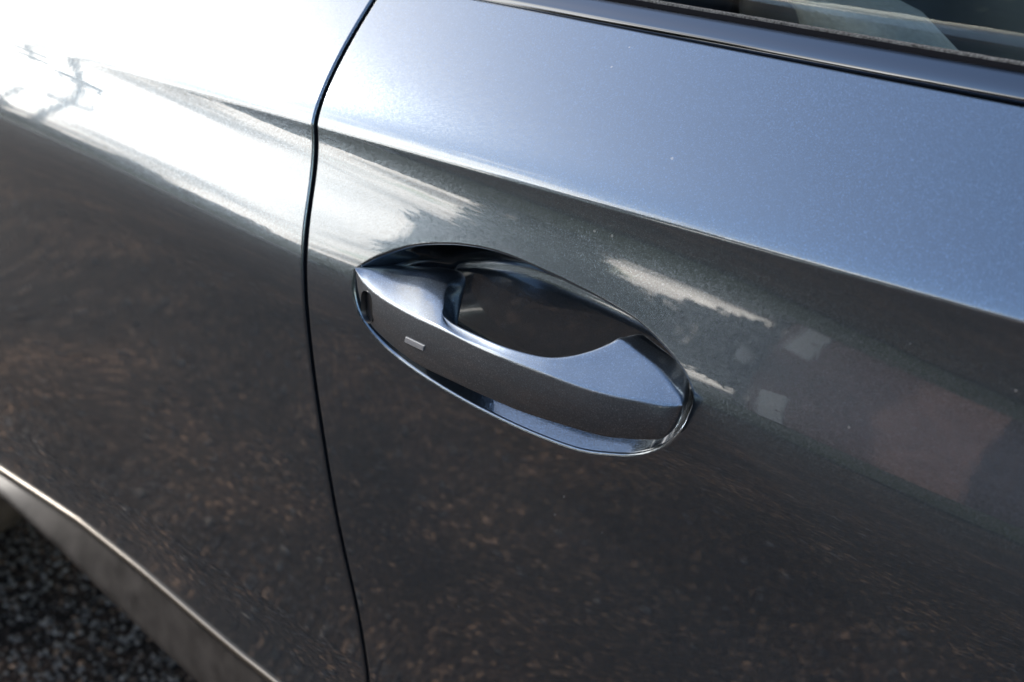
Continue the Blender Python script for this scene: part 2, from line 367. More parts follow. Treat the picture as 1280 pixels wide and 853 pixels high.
P, N = fd.patch(Xs, Zs); belt_P, belt_N = P[-1], N[-1]
fd.edge(P[-1], N[-1], np.tile([0, 0.75, 0.66], (len(sN), 1)), 0.002, 0.014)
# rolled edge down the rear shut line
el = np.vstack([left[:-1], np.stack([Xs[:, 0], Zs[:, 0]], 1)])
P, N = surf(el[:, 0], el[:, 1]); fd.edge(P, N, np.tile([-1.0, 0, 0], (len(el), 1)), R_E, 0.02)
XF = 0.52
sF = np.linspace(0, 1, 60)
Xg = X1+(XF-X1)*sF[None, :]+0*wN[:, None]; Zg = np.array([[zr1+(zr0-zr1)*w]*60 for w in wN]); 
Zg = sill_top(Xg)+(zc_of(Xg)-0.008-sill_top(Xg))*(1-wN[:, None])
P, N = fd.patch(Xg[::-1], Zg[::-1])
P, N = surf(Xg[::-1, -1], Zg[::-1, -1]); fd.edge(P, N, np.tile([1.0, 0, 0], (len(P), 1)), R_E, 0.02, flip=True)
Xs2, Zs2 = shoulder_rows(lambda z: X1, lambda z: XF, sF, fd); P, N = fd.patch(Xs2, Zs2)
fd.edge(P[-1], N[-1], np.tile([0, 0.75, 0.66], (60, 1)), 0.002, 0.014)
front_door = carpart(fd.build('front_door', PAINT, None)); front_door['label'] = 'dark blue-grey front door with sharp crease and pull handle'
fdm = carpart(fd.mirror().build('front_door', PAINT, None))
def doorpart(o, door=None):
    d = door or front_door; o.parent = d; o.matrix_parent_inverse = Matrix.Translation(car.location).inverted() @ Matrix.Translation(car.location); return o

# ---- handle pocket
rec = Panel()
Pi, Ni = surf(inner[:, 0], inner[:, 1])
xm0, xm1, zm = -0.490, -0.332, 0.8755
Cx = np.clip(inner[:, 0], xm0, xm1); Cz = np.full(len(inner), zm)
dirv = np.stack([Cx-inner[:, 0], np.zeros(len(inner)), Cz-inner[:, 1]], 1); Ld = np.linalg.norm(dirv, axis=1); dirv /= Ld[:, None]
phi = math.radians(66); RL = 0.0028; DEP = 0.034
prof = [(RL*math.sin(a), RL*(1-math.cos(a)), a) for a in np.linspace(0, phi, 10)]
i1, h1 = prof[-1][0], prof[-1][1]; r2 = 0.012
hw = DEP-r2*(1-math.cos(phi)); iw = i1+(hw-h1)/math.tan(phi)
prof += [(i1+(iw-i1)*k, h1+(hw-h1)*k, phi) for k in np.linspace(0.12, 1, 9)]
prof += [(iw+r2*(math.sin(phi)-math.sin(a)), hw+r2*(math.cos(a)-math.cos(phi)), a) for a in np.linspace(phi, 0.0, 9)[1:]]
itot = prof[-1][0]
rowsP, rowsN = [], []
ksc = np.minimum(1.0, 0.96*Ld/itot)
for ii, hh, a in prof:
    rowsP.append(Pi+dirv*(ii*ksc)[:, None]+np.array([0, 1.0, 0])*(hh*(0.35+0.65*ksc))[:, None])
    rowsN.append(Ni*math.cos(a)+dirv*math.sin(a))
last = rowsP[-1]
cen = np.stack([Cx, np.full(len(Cx), last[:, 1].mean()), Cz], 1)
for k in (0.35, 0.7, 1.0):
    rowsP.append(last*(1-k)+cen*k); rowsN.append(np.tile([0, -1.0, 0.0], (len(Cx), 1)))
rowsN = [n/np.linalg.norm(n, axis=1, keepdims=True) for n in rowsN]
rec.add(np.stack(rowsP), np.stack(rowsN), len(rowsP), len(inner), closed=True, flip=True)
recess = doorpart(rec.build('handle_recess', PAINT, None))

# ---- handle grip
RU = [0.0, 0.04, 0.104, 0.201, 0.291, 0.384, 0.483, 0.589, 0.696, 0.781, 0.866, 0.949, 1.0]
RP = [(-0.5258,-0.0030,0.8853),(-0.5160,-0.0058,0.8815),(-0.4964,-0.0102,0.8794),(-0.4673,-0.0144,0.8792),(-0.4414,-0.0173,0.8804),(-0.4171,-0.0192,0.8802),(-0.3928,-0.0204,0.8806),(-0.3695,-0.0194,0.8807),(-0.3482,-0.0172,0.8800),(-0.3320,-0.0145,0.8800),(-0.3165,-0.0110,0.8809),(-0.3024,-0.0069,0.8819),(-0.2950,-0.0040,0.8829)]
TU = [0, 0.14, 0.22, 0.265, 0.285, 0.305, 0.325, 0.35, 0.39, 0.475, 0.57, 0.63, 0.7, 0.76, 0.785, 0.84, 0.92, 0.985, 1]
TP = [(-0.5270,-0.0020,0.8856),(-0.5054,0.0100,0.8871),(-0.4862,0.0150,0.8900),(-0.4735,0.0170,0.8897),(-0.4673,0.0140,0.8885),(-0.4652,0.0050,0.8858),(-0.4567,-0.0040,0.8833),(-0.4432,-0.0095,0.8823),(-0.4231,-0.0130,0.8829),(-0.3975,-0.0154,0.8840),(-0.3751,-0.0132,0.8854),(-0.3632,-0.0089,0.8876),(-0.3535,-0.0023,0.8913),(-0.3459,0.0049,0.8956),(-0.3423,0.0084,0.8977),(-0.3315,0.0073,0.8956),(-0.3147,0.0044,0.8917),(-0.2993,-0.0009,0.8857),(-0.2962,-0.0030,0.8835)]
BU = [0, 0.03, 0.06, 0.1, 0.18, 0.26, 0.36, 0.44, 0.53, 0.64, 0.73, 0.8, 0.87, 0.92, 0.965, 1]
BP = [(-0.5264,-0.0020,0.8833),(-0.5248,-0.0030,0.8715),(-0.5190,-0.0050,0.8633),(-0.5079,-0.0080,0.8557),(-0.4831,-0.0125,0.8514),(-0.4605,-0.0155,0.8498),(-0.4301,-0.0180,0.8508),(-0.4074,-0.0190,0.8514),(-0.3816,-0.0195,0.8523),(-0.3546,-0.0180,0.8542),(-0.3337,-0.0155,0.8555),(-0.3214,-0.0125,0.8575),(-0.3098,-0.0090,0.8600),(-0.3022,-0.0075,0.8637),(-0.2984,-0.0045,0.8713),(-0.2960,-0.0030,0.8806)]
NG = 150
cr, ct, cb = catmull(RP, NG, u=RU), catmull(TP, NG, u=TU), catmull(BP, NG, u=BU)
secs = []
for i in range(NG):
    r, t, b = cr[i], ct[i], cb[i]; u = i/(NG-1)
    e = np.clip(min(u, 1-u)/0.06, 0.06, 1)
    deep = np.array([0, 0.016*e, 0]); cap = sstep(0.33, 0.25, u)+sstep(0.72, 0.80, u)
    sag = np.array([0, 0.0, -0.0012*e])
    midt = (r+t)/2+sag*(0.3-sstep(0.33, 0.25, u))
    midf = (r+b)/2+np.array([0, -0.0016*e, 0.0])
    tb = t+np.array([0, 0.006+0.012*cap, -0.003-0.004*(1-cap)])*e
    bb = b+np.array([0, 0.010, 0.002])*e
    kb = (tb+bb)/2+np.array([0, 0.004, 0])*e
    poly = [kb, tb, t, midt, r, midf, b, bb, kb]
    secs.append(rounded(poly, [0, 0.004, 0.0022+0.004*math.exp(-((u-0.31)/0.06)**2), 0.006, 0.0017, 0.01, 0.0024, 0.004, 0], 5)[:-1])
grip = loft('handle', secs, GRIPP, None)
# the oval key opening is cut through the shell of the end cap
def face_frame(u, k):
    i = int(u*(NG-1)); p = cr[i]*(1-k)+cb[i]*k+np.array([0, -0.0016, 0])
    tx = cr[min(i+4, NG-1)]-cr[i-4]; tx /= np.linalg.norm(tx); tz = cr[i]-cb[i]; nrm = np.cross(tz, tx); nrm /= np.linalg.norm(nrm)
    if nrm[1] > 0: nrm = -nrm
    tz = np.cross(nrm, tx); tz /= np.linalg.norm(tz)
    if tz[2] < 0: tz = -tz
    return Vector(p), Vector(tx), Vector(tz), Vector(nrm)
SLOT_C = Vector((-0.5108, -0.0085, 0.8680))
sx_, sn_ = Vector((0.985, -0.17, 0.0)).normalized(), Vector((-0.17, -0.985, 0.05)).normalized()
sz_ = sn_.cross(sx_).normalized(); sz_ = sz_ if sz_.z > 0 else -sz_
def oval(a, b, n=40): return [(a*math.cos(2*math.pi*k/n), (b-a)*(1 if math.sin(2*math.pi*k/n) > 0 else -1 if math.sin(2*math.pi*k/n) < 0 else 0)+a*math.sin(2*math.pi*k/n)) for k in range(n)]
def oval_ring(a, b, d): return [SLOT_C+sx_*p[0]+sz_*p[1]+sn_*d for p in oval(a, b)]
cut = loft('cutter', [oval_ring(0.0062, 0.0096, 0.008), oval_ring(0.0062, 0.0096, -0.0065)], None)
mod = grip.modifiers.new('cut', 'BOOLEAN'); mod.operation = 'DIFFERENCE'; mod.solver = 'EXACT'; mod.object = cut
dg = bpy.context.evaluated_depsgraph_get(); me2 = bpy.data.meshes.new_from_object(grip.evaluated_get(dg))
if len(me2.polygons) > 500:
    grip.modifiers.clear(); grip.data = me2
else: grip.modifiers.clear()
bpy.data.objects.remove(cut)
grip.data.shade_smooth(); grip.data.set_sharp_from_angle(angle=math.radians(48))
doorpart(grip); grip['label'] = 'painted pull handle with key slot at its rear end'
rim = loft('key_slot_rim', [oval_ring(0.0063, 0.0097, 0.0001), oval_ring(0.0060, 0.0093, -0.0008), oval_ring(0.0056, 0.0089, -0.0026)], SLOTM, None, caps=False); doorpart(rim)  # rim coloured black so the opening reads as a shaded hole
plug = loft('lock_plug', [oval_ring(0.0060, 0.0094, -0.008), oval_ring(0.0058, 0.0091, -0.0030), oval_ring(0.0046, 0.0078, -0.0026)], SLOTM, None); doorpart(plug)
p_, tx_, tz_, n_ = face_frame(0.235, 0.545)
def plate_ring(w, h, d): return [p_+tx_*(sx*w+0.0008*sz)+tz_*(sz*h)+n_*d for sx, sz in ((-1, -1), (1, -1), (1, 1), (-1, 1))]
plate = loft('touch_sensor', [plate_ring(0.0084, 0.0018, -0.002), plate_ring(0.0084, 0.0018, 0.0001), plate_ring(0.0081, 0.0015, 0.0003)], PLATE, None, smooth=False); doorpart(plate)
plate['label'] = 'small pale rectangular touch sensor on the handle'

# ---- rear door, quarter panel, wing
rd = Panel(); XR = -1.45
sR = np.linspace(0, 1, 150); wR = np.linspace(0, 1, 130)
gr = lambda z: gap(z)-0.0040-R_E
def rear_grid(w):
    X = []; Z = []
    for k in w:
        z0 = sill_top(-0.56)+(zc_of(-0.585)-0.008-sill_top(-0.56))*k; x = XR+(gr(z0)-XR)*sR; X.append(x); Z.append(sill_top(x)+(zc_of(x)-0.008-sill_top(x))*k)
    return np.array(X), np.array(Z)
Xr, Zr = rear_grid(wR); P, N = rd.patch(Xr, Zr)
Xq, Zq = shoulder_rows(lambda z: XR, gr, sR, rd); Xq[0] = Xr[-1]; Zq[0] = Zr[-1]; P, N = rd.patch(Xq, Zq)
rd.edge(P[-1], N[-1], np.tile([0, 0.75, 0.66], (len(sR), 1)), 0.002, 0.014)
e = np.vstack([np.stack([Xr[:-1, -1], Zr[:-1, -1]], 1), np.stack([Xq[:, -1], Zq[:, -1]], 1)])
P, N = surf(e[:, 0], e[:, 1]); rd.edge(P, N, np.tile([1.0, 0, 0], (len(e), 1)), R_E, 0.02, flip=True)
e = np.vstack([np.stack([Xr[:-1, 0], Zr[:-1, 0]], 1), np.stack([Xq[:, 0], Zq[:, 0]], 1)])
P, N = surf(e[:, 0], e[:, 1]); rd.edge(P, N, np.tile([-1.0, 0, 0], (len(e), 1)), R_E, 0.02)
rear_door = carpart(rd.build('rear_door', PAINT, None)); rear_door['label'] = 'dark blue-grey rear door mirroring bright clouds below its crease'
rdm = carpart(rd.mirror().build('rear_door', PAINT, None))
WR, WF, ZW = -1.85, 0.95, 0.325
def arch_panel(name, xa, xb, xw):
    pn = Panel(); s = np.linspace(xa, xb, 170); w = np.linspace(0, 1, 60)
    b = np.full_like(s, 0.34); m = abs(s-xw) < 0.372; b[m] = np.maximum(0.34, ZW+np.sqrt(0.372**2-(s[m]-xw)**2))
    X = np.tile(s, (60, 1)); Z = b[None]+(zc_of(s)[None]-0.008-b[None])*w[:, None]; P, N = pn.patch(X, Z)
    rows = [P[0]]; ins = P[0].copy(); ins[:, 1] += 0.05; pn.add(np.stack([ins, P[0]]), np.tile([0, 0, -1.0], (2*170, 1)), 2, 170)
    Xt, Zt = shoulder_rows(lambda z: xa, lambda z: xb, np.linspace(0, 1, 170), pn); Xt[0] = X[-1]; Zt[0] = Z[-1]; P2, N2 = pn.patch(Xt, Zt)
    V = np.concatenate(pn.V); me = mesh(name, V, pn.F); carpart(link(name, me, PAINT)); 
    V2 = V*np.array([1, -1, 1])+np.array([0, 2*YM, 0]); carpart(link(name, mesh(name, V2, [f[::-1] for f in pn.F]), PAINT)); return P2[-1], np.concatenate([P[:, 0], P2[:, 0]]), np.concatenate([P[:, -1], P2[:, -1]])
q_top, q_rear, _ = arch_panel('rear_quarter_panel', -2.62, XR-0.007, WR)
f_top, _, f_front = arch_panel('front_wing', XF+0.007, 1.74, WF)
# closing skins across the car: bonnet, nose, tail
def across(name, line, bulge, m=PAINT, n=25):
    L_ = np.asarray(line); rows = []
    for k in np.linspace(0, 1, n):
        p = L_.copy(); p[:, 1] = L_[:, 1]+(2*(YM-L_[:, 1]))*k; p += np.asarray(bulge)*math.sin(math.pi*k)**0.7; rows.append(p)
    o = link(name, mesh(name, np.concatenate(rows), grid_faces(n, len(L_))), m); carpart(o); return o
across('bonnet', f_top, (0, 0, 0.05)); across('front_bumper', f_front, (0.16, 0, 0)); across('tailgate', q_rear, (-0.10, 0, 0))

# ---- belt trim, seal, side glass, dark shut-line backing
def strip(name, sec, m, parent, xs):
    secs = [[(x, yz[0], yz[1]) for yz in sec] for x in xs]; o = loft(name, secs, m, None); return o
for x0, x1, d, nm in ((gap(1.02)+0.003, XF, front_door, 0), (XR, gap(1.02)-0.008, rear_door, 1)):
    xs = np.linspace(x0, x1, 24)
    sec = [(0.1060, 1.0145), (0.1018, 1.0205)]; py, pz = 0.1014, 1.0222
    for th in (12, 17, 22, 28, 36, 43, 48, 52, 55, 57, 59, 61, 63, 65, 67, 69):
        sec.append((py, pz)); py += 0.00100*math.sin(math.radians(th)); pz += 0.00100*math.cos(math.radians(th))
    sec += [(py+0.001, pz-0.0008), (py+0.0012, 1.0150)]
    doorpart(strip('belt_trim', sec, TRIM, None, xs), d)
    sec = rounded([(0.1140, 1.0150), (0.1140, 1.0282), (0.1165, 1.0325), (0.1197, 1.0336), (0.1215, 1.0150)], [0, 0.001, 0.003, 0.002, 0], 4)
    doorpart(strip('window_seal', sec, BLACK, None, xs), d)
    sec = rounded([(0.1193, 1.0326), (0.1196, 1.0343), (0.1212, 1.0348), (0.1218, 1.0250)], [0, 0.0012, 0.001, 0], 4)
    doorpart(strip('seal_flocking', sec, FUZZ, None, xs), d)
    gs = []; gy, gz = 0.1222, 1.0250                          # the pane leans in more and more towards the roof
    for k in range(19): gs.append((gy, gz)); th = math.radians(12+29*(k/18)**1.1); gy += 0.0212*math.sin(th); gz += 0.0212*math.cos(th)
    gsec = []
    for x in np.linspace(0, 1, 12):
        row = []
        for k, (y_, z_) in enumerate(gs+[(y+0.004, z) for y, z in gs[::-1]]):
            h_ = (z_-1.025)/0.36
            a_, b_ = (x0+0.03-0.06*h_, x1-0.02-0.62*h_) if nm == 0 else (x0+0.02+0.30*h_, x1-0.03-0.06*h_)
            row.append((a_+(b_-a_)*x, y_, z_))
        gsec.append(row)
    doorpart(loft('side_window', gsec, GLASS, None), d)
    inn = box('inner_panel', (x0+0.01, 0.150, 0.42), (x1-0.01, 0.185, 1.002), DARKIN, bevel=0.01); doorpart(inn, d)
# the far doors' lining
for x0, x1, d in ((-0.59, XF, fdm), (XR, -0.61, rdm)):
    doorpart(box('inner_panel', (x0+0.01, 2*YM-0.185, 0.42), (x1-0.01, 2*YM-0.150, 1.002), DARKIN, bevel=0.01), d)
# black rubber set shallow behind the shut line, standing in for the gap's shade
zs = np.linspace(0.50, 1.012, 40); Ps, Ns = surf(gap(zs)-0.0020, zs)
secs = [[tuple(p-n_*dy+np.array([dx, 0, 0])) for dx, dy in ((-0.0045, 0.0024), (0.0045, 0.0024), (0.006, 0.024), (-0.006, 0.024))] for p, n_ in zip(Ps, Ns)]
carpart(loft('gap_shade_seal', secs, BLACK))
carpart(box('pillar', (-0.66, 0.135, 0.45), (-0.52, 0.20, 1.02), DARKIN))

# ---- sill: satin bright strip and grey cladding below the doors
xs = np.linspace(-1.46, 0.56, 120)
def chrome_sec(x):
    z = float(sill_top(x)); y = float(surf(x, z)[0][1]); return z, y
secs = []
for x in xs:
    z, y = chrome_sec(x)
    secs.append([(x, p[0], p[1]) for p in rounded([(y+0.014, z-0.009), (y-0.0010, z-0.0085), (y-0.0034, z-0.0050), (y-0.0018, z-0.0008), (y+0.014, z-0.0005)], [0, 0.001, 0.002, 0.001, 0], 4)])
carpart(loft('sill_moulding', secs, CHROME))
low = lambda x: np.interp(x, [-1.46, -1.08, -0.975, -0.90, -0.83, -0.76, -0.55, 0.56], [0.478, 0.4880, 0.4765, 0.4640, 0.4530, 0.4440, 0.425, 0.415])
secs = []
for x in xs:
    z, y = chrome_sec(x); zl = float(low(x))
    secs.append([(x, p[0], p[1]) for p in rounded([(y+0.06, z-0.0095), (y+0.0005, z-0.0095), (-0.004, zl+0.004), (-0.002, zl-0.004), (0.05, zl-0.03), (0.16, zl-0.10), (0.16, z-0.012)], [0, 0.001, 0.006, 0.004, 0.02, 0.01, 0], 4)])
carpart(loft('sill_cladding', secs, SILL))
carpart(box('underbody', (-2.45, 0.30, 0.20), (1.60, 2*YM-0.30, 0.42), BLACK, bevel=0.03))

# ---- greenhouse
def roof_z(x): return 1.03+0.42*math.sin(math.pi*min(max((x+2.45)/3.35, 0), 1))**0.55
xs = np.linspace(-1.75, -0.10, 24); secs = []
for x in xs:
    row = []
    for k in np.linspace(0, 1, 17):
        y = 0.30+(2*YM-0.60)*k; row.append((x, y, roof_z(x)-0.05*abs(2*k-1)**3))
    secs.append(row+[(x, p[1], p[2]-0.02) for p in row[::-1]])
carpart(loft('roof', secs, PAINT))
def bar(name, a, b, w, m, parent=None):
    a, b = Vector(a), Vector(b); d = (b-a).normalized(); s = d.cross(Vector((0, 1, 0))); s = s.normalized() if s.length > 1e-3 else Vector((1, 0, 0)); t = d.cross(s)
    f = lambda p: [p+s*w+t*w*0.5, p-s*w+t*w*0.5, p-s*w-t*w*0.5, p+s*w-t*w*0.5]
    return loft(name, [f(a), f(b)], m, parent, smooth=False)
for sgn in (0, 1):
    Y = (lambda y: y) if sgn == 0 else (lambda y: 2*YM-y)
    carpart(bar('windscreen_pillar', (0.60, Y(0.145), 1.0), (-0.10, Y(0.32), 1.43), 0.022, PAINT))
    carpart(bar('centre_pillar', (-0.60, Y(0.145), 1.0), (-0.70, Y(0.315), 1.43), 0.035, BLACK))
    carpart(bar('rear_pillar', (-2.10, Y(0.16), 1.0), (-1.70, Y(0.315), 1.38), 0.045, PAINT))
    carpart(bar('roof_rail', (-1.75, Y(0.315), 1.37), (-0.10, Y(0.32), 1.425), 0.02, BLACK))
def quad(name, pts, m): return carpart(link(name, mesh(name, pts+[tuple(np.array(p)+np.array([0.0, 0.0, 0.004])) for p in pts], [(0, 1, 2, 3), (7, 6, 5, 4), (0, 4, 5, 1), (1, 5, 6, 2), (2, 6, 7, 3), (3, 7, 4, 0)]), m, smooth=False))
quad('windscreen', [(0.60, 0.17, 0.99), (0.60, 1.67, 0.99), (-0.09, 1.50, 1.425), (-0.09, 0.34, 1.425)], GLASS)
quad('rear_window', [(-2.35, 0.25, 1.02), (-2.35, 1.59, 1.02), (-1.75, 1.50, 1.39), (-1.75, 0.34, 1.39)], GLASS)
carpart(box('dashboard', (0.25, 0.20, 0.62), (0.58, 1.64, 0.97), DARKIN, bevel=0.05))
carpart(box('cabin_floor', (-1.6, 0.19, 0.425), (0.5, 1.65, 0.45), DARKIN))
carpart(box('centre_console', (-0.75, 0.80, 0.45), (0.30, 1.04, 0.72), DARKIN, bevel=0.03))
carpart(box('headlining', (-1.70, 0.36, 1.36), (-0.16, 2*YM-0.36, 1.372), DARKIN))
carpart(box('parcel_shelf', (-2.4, 0.25, 0.93), (-1.62, 1.59, 0.96), DARKIN))

# ---- seats
def seat(yc, x0):
    s = empty('seat', (x0, yc, 0.45)); carpart(s)
    def sec(z, xb, hw, th):           # rounded cross-section of the backrest
        return [Vector((xb+th*math.copysign(abs(math.cos(a))**0.6, math.cos(a)), hw*math.copysign(abs(math.sin(a))**0.55, math.sin(a)), z)) for a in np.linspace(0, 2*math.pi, 28, endpoint=False)]
    prof = [(0.04, 0.06, 0.20, 0.085), (0.12, 0.05, 0.235, 0.10), (0.28, 0.01, 0.25, 0.10), (0.44, -0.05, 0.245, 0.092), (0.54, -0.09, 0.225, 0.082), (0.61, -0.12, 0.19, 0.068), (0.645, -0.135, 0.13, 0.04), (0.652, -0.138, 0.06, 0.02)]
    b = loft('backrest', [sec(*p) for p in prof], DARKLE, s)
    for sg in (-1, 1):                # pale side bolsters
        fr = [(0.06, 0.15), (0.050, 0.32), (0.030, 0.48), (0.018, 0.535), (-0.012, 0.556), (-0.048, 0.566), (-0.080, 0.575)]
        bk = [(-0.03, 0.15), (-0.045, 0.32), (-0.060, 0.48), (-0.072, 0.535), (-0.080, 0.556), (-0.088, 0.566), (-0.094, 0.575)]
        ss = []
        for (xf, z), (xb, _) in zip(fr, bk):
            xm, hx = (xf+xb)/2, (xf-xb)/2; ss.append([(xm+hx*math.copysign(abs(math.cos(a))**0.6, math.cos(a)), sg*0.225+0.034*math.copysign(abs(math.sin(a))**0.6, math.sin(a)), z) for a in np.linspace(0, 2*math.pi, 20, endpoint=False)])
        loft('side_bolster', ss, LEATHER, s)
    pr = [(-0.02, 0.0, 0.18, 0.20), (0.03, 0.0, 0.24, 0.26), (0.09, 0.0, 0.25, 0.27), (0.12, 0.0, 0.22, 0.24)]
    cu = loft('cushion', [[v+Vector((0.20, 0, 0)) for v in sec(*p)] for p in pr], DARKLE, s)
    h = loft('headrest', [sec(*p) for p in [(0.68, -0.145, 0.09, 0.03), (0.71, -0.15, 0.125, 0.05), (0.80, -0.165, 0.125, 0.05), (0.85, -0.17, 0.10, 0.035)]], LEATHER, s)
    return s
seat(0.52, -0.34); seat(1.32, -0.34); seat(0.55, -1.36); seat(1.29, -1.36)

# ---- wheels
def wheel(x, y, side):
    w = empty('wheel', (x, y, ZW)); carpart(w)
    def ring(r, yy, n=64): return [(r*math.cos(2*math.pi*k/n), yy*side, r*math.sin(2*math.pi*k/n)) for k in range(n)]
    t = loft('tyre', [ring(*q) for q in [(0.225, -0.02), (0.235, -0.035), (0.275, -0.045), (0.308, -0.035), (0.322, -0.012), (0.325, 0.03), (0.325, 0.13), (0.322, 0.17), (0.305, 0.195), (0.26, 0.20), (0.225, 0.17)]], RUBBER, w, caps=False)
    rm = loft('rim', [ring(*q) for q in [(0.232, -0.020), (0.222, -0.024), (0.214, -0.016), (0.205, 0.01), (0.20, 0.12), (0.225, 0.17)]], ALLOY, w, caps=False)
    V = []; F = []
    for k in range(5):
        a = 2*math.pi*k/5+0.3
        for da, r, yy in ((-0.40, 0.04, -0.005), (0.40, 0.04, -0.005), (0.13, 0.212, -0.012), (-0.13, 0.212, -0.012), (-0.40, 0.04, 0.03), (0.40, 0.04, 0.03), (0.13, 0.212, 0.02), (-0.13, 0.212, 0.02)):
            V.append((r*math.cos(a+da), yy*side, r*math.sin(a+da)))
        b = 8*k; F += [(b, b+1, b+2, b+3), (b+7, b+6, b+5, b+4), (b, b+4, b+5, b+1), (b+1, b+5, b+6, b+2), (b+2, b+6, b+7, b+3), (b+3, b+7, b+4, b)]
    link('spokes', mesh('spokes', V, F), ALLOY, w, smooth=False)
    loft('hub', [ring(0.05, -0.012, 24), ring(0.06, -0.004, 24), ring(0.06, 0.05, 24)], ALLOY, w)
    return w
for x in (WR, WF): wheel(x, 0.075, 1); wheel(x, 2*YM-0.075, -1)
bpy.context.view_layer.update()

# ------------------------------------------------------------------ ground
def sheet(name, x0, x1, y0, y1, z, m, n=1):
    xs_ = np.linspace(x0, x1, n+1); ys_ = np.linspace(y0, y1, n+1)
    V = [(x, y, z) for y in ys_ for x in xs_]; return link(name, mesh(name, V, grid_faces(n+1, n+1)), m, smooth=False)
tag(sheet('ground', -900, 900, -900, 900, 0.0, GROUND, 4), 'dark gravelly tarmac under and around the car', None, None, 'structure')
rng = random.Random(4)
# loose stone chips near the car
def scatter(name, n, region, make, m):
    V = []; F = []
    for _ in range(n):
        p, f = make(rng, region(rng)); o = len(V); V += p; F += [tuple(i+o for i in q) for q in f]
    return link(name, mesh(name, V, F), m, smooth=False)
def chip(r, c):
    s = r.choice((0.002, 0.0026, 0.0034, 0.005)); P = []
    for k in range(4): a = k*1.571+r.random(); P.append((c[0]+s*math.cos(a)*r.uniform(.7, 1.2), c[1]+s*math.sin(a)*r.uniform(.7, 1.2), 0.0005))
    P += [(c[0]+r.uniform(-.3, .3)*s+s*0.5*math.cos(k*2.09), c[1]+s*0.5*math.sin(k*2.09), s*r.uniform(.7, 1.1)) for k in range(3)]
    return P, [(0, 1, 4), (1, 5, 4), (1, 2, 5), (2, 3, 5), (3, 6, 5), (3, 0, 6), (0, 4, 6), (4, 5, 6)]
def near(r): return (r.uniform(-2.3, -0.7), r.uniform(-0.35, 0.75))
DRIFT = [(random.Random(k).uniform(-3.6, 0.8), -abs(random.Random(k+50).gauss(0.2, 0.9)), random.Random(k+90).uniform(0.12, 0.5)) for k in range(26)]
def wide(r):
    if r.random() < 0.3: return (r.uniform(-4.0, 1.0), -abs(r.gauss(0.0, 1.1))-0.05)
    d = r.choice(DRIFT); return (r.gauss(d[0], d[2]), r.gauss(d[1], d[2]*0.6))
tag(scatter('gravel', 16000, near, chip, STONE), 'pale loose stone chips on the dark tarmac', 'gravel', None, 'stuff')
def pebble(r, c):
    P, F = chip(r, (0, 0)); k = r.choice((1.2, 1.6, 2.2)); return [(c[0]+x*k, c[1]+y*k, z*k) for x, y, z in P], F
tag(scatter('gravel', 3000, wide, pebble, PALE), 'pale pebbles strewn over the tarmac beside the car', 'gravel', None, 'stuff')
def leaf(r, c):
    L = r.choice((0.004, 0.005, 0.006, 0.007, 0.009, 0.016))*r.uniform(0.7, 1.2); w = L*r.uniform(0.25, 0.5); a = r.uniform(0, 6.28); h = r.uniform(0.002, 0.012); ca, sa = math.cos(a), math.sin(a)
    q = [(-L, 0, 0.003), (0, w, h), (L, 0, 0.004+h*0.4), (0, -w, h*r.uniform(.4, 1)), (0, 0, 0.002)]
    return [(c[0]+x*ca-y*sa, c[1]+x*sa+y*ca, z) for x, y, z in q], [(0, 4, 1), (4, 2, 1), (0, 3, 4), (4, 3, 2)]
tag(scatter('leaf_litter', 2600, wide, leaf, LEAFB), 'brown dry leaves scattered over the tarmac', 'leaves', None, 'stuff')

# ------------------------------------------------------------------ the surroundings that the paint mirrors
def kerb_line(name, x0, x1, y, m): return box(name, (x0, y-0.32, 0.0), (x1, y, 0.12), m, bevel=0.02)
tag(kerb_line('kerb', -90, -7.5, -6.5, KERB), 'pale concrete kerb running along the tarmac', None, None, 'structure')
verge = sheet('verge', -140, 60, -60, -6.81, 0.10, LEAF1, 2); tag(verge, 'grass verge behind the pale kerb', None, None, 'structure')

def foliage(n, rx, ry, rz, seed, size):
    r = random.Random(seed); V = []; F = []
    cl = []
    while len(cl) < 70:
        p = Vector((r.uniform(-1, 1), r.uniform(-1, 1), r.uniform(-1, 1)))
        if p.length < 1: cl.append(Vector((p.x*rx, p.y*ry, p.z*rz)))
    for _ in range(n):
        c = r.choice(cl)+Vector((r.gauss(0, .11)*rx, r.gauss(0, .11)*ry, r.gauss(0, .11)*rz)); s = size*r.uniform(.6, 1.4)
        u = Vector((r.gauss(0, 1), r.gauss(0, 1), r.gauss(0, 1))).normalized(); v = u.orthogonal().normalized(); o = len(V)
        V += [c+u*s, c+v*s*0.6, c-u*s, c-v*s*0.6]; F.append((o, o+1, o+2, o+3))
    return mesh('foliage', V, F)
CR = [foliage(9000, 2.8, 2.8, 2.8, 1, 0.26), foliage(9000, 2.5, 2.5, 3.1, 2, 0.26)]
def tree(x, y, h, label, k):
    t = empty('tree', (x, y, 0)); tag(t, label, 'tree', 'trees beyond the verge')
    def ring(z, r, dx=0): return [(dx+r*math.cos(a), r*math.sin(a), z) for a in np.linspace(0, 6.283, 10, endpoint=False)]
    loft('trunk', [ring(0, 0.24), ring(h*0.3, 0.18, 0.05), ring(h*0.75, 0.07, -0.1)], BARK, t)
    for j in range(4):
        a = j*1.7+k; bar('branch', (0, 0, h*(0.32+0.06*j)), (1.3*math.cos(a), 1.3*math.sin(a), h*(0.55+0.07*j)), 0.05, BARK, t)
    c = link('crown', CR[k % 2], (LEAF1, LEAF2)[k % 2], t, smooth=False); c.location = (0, 0, h*0.56); c.scale = (h/8.5,)*3
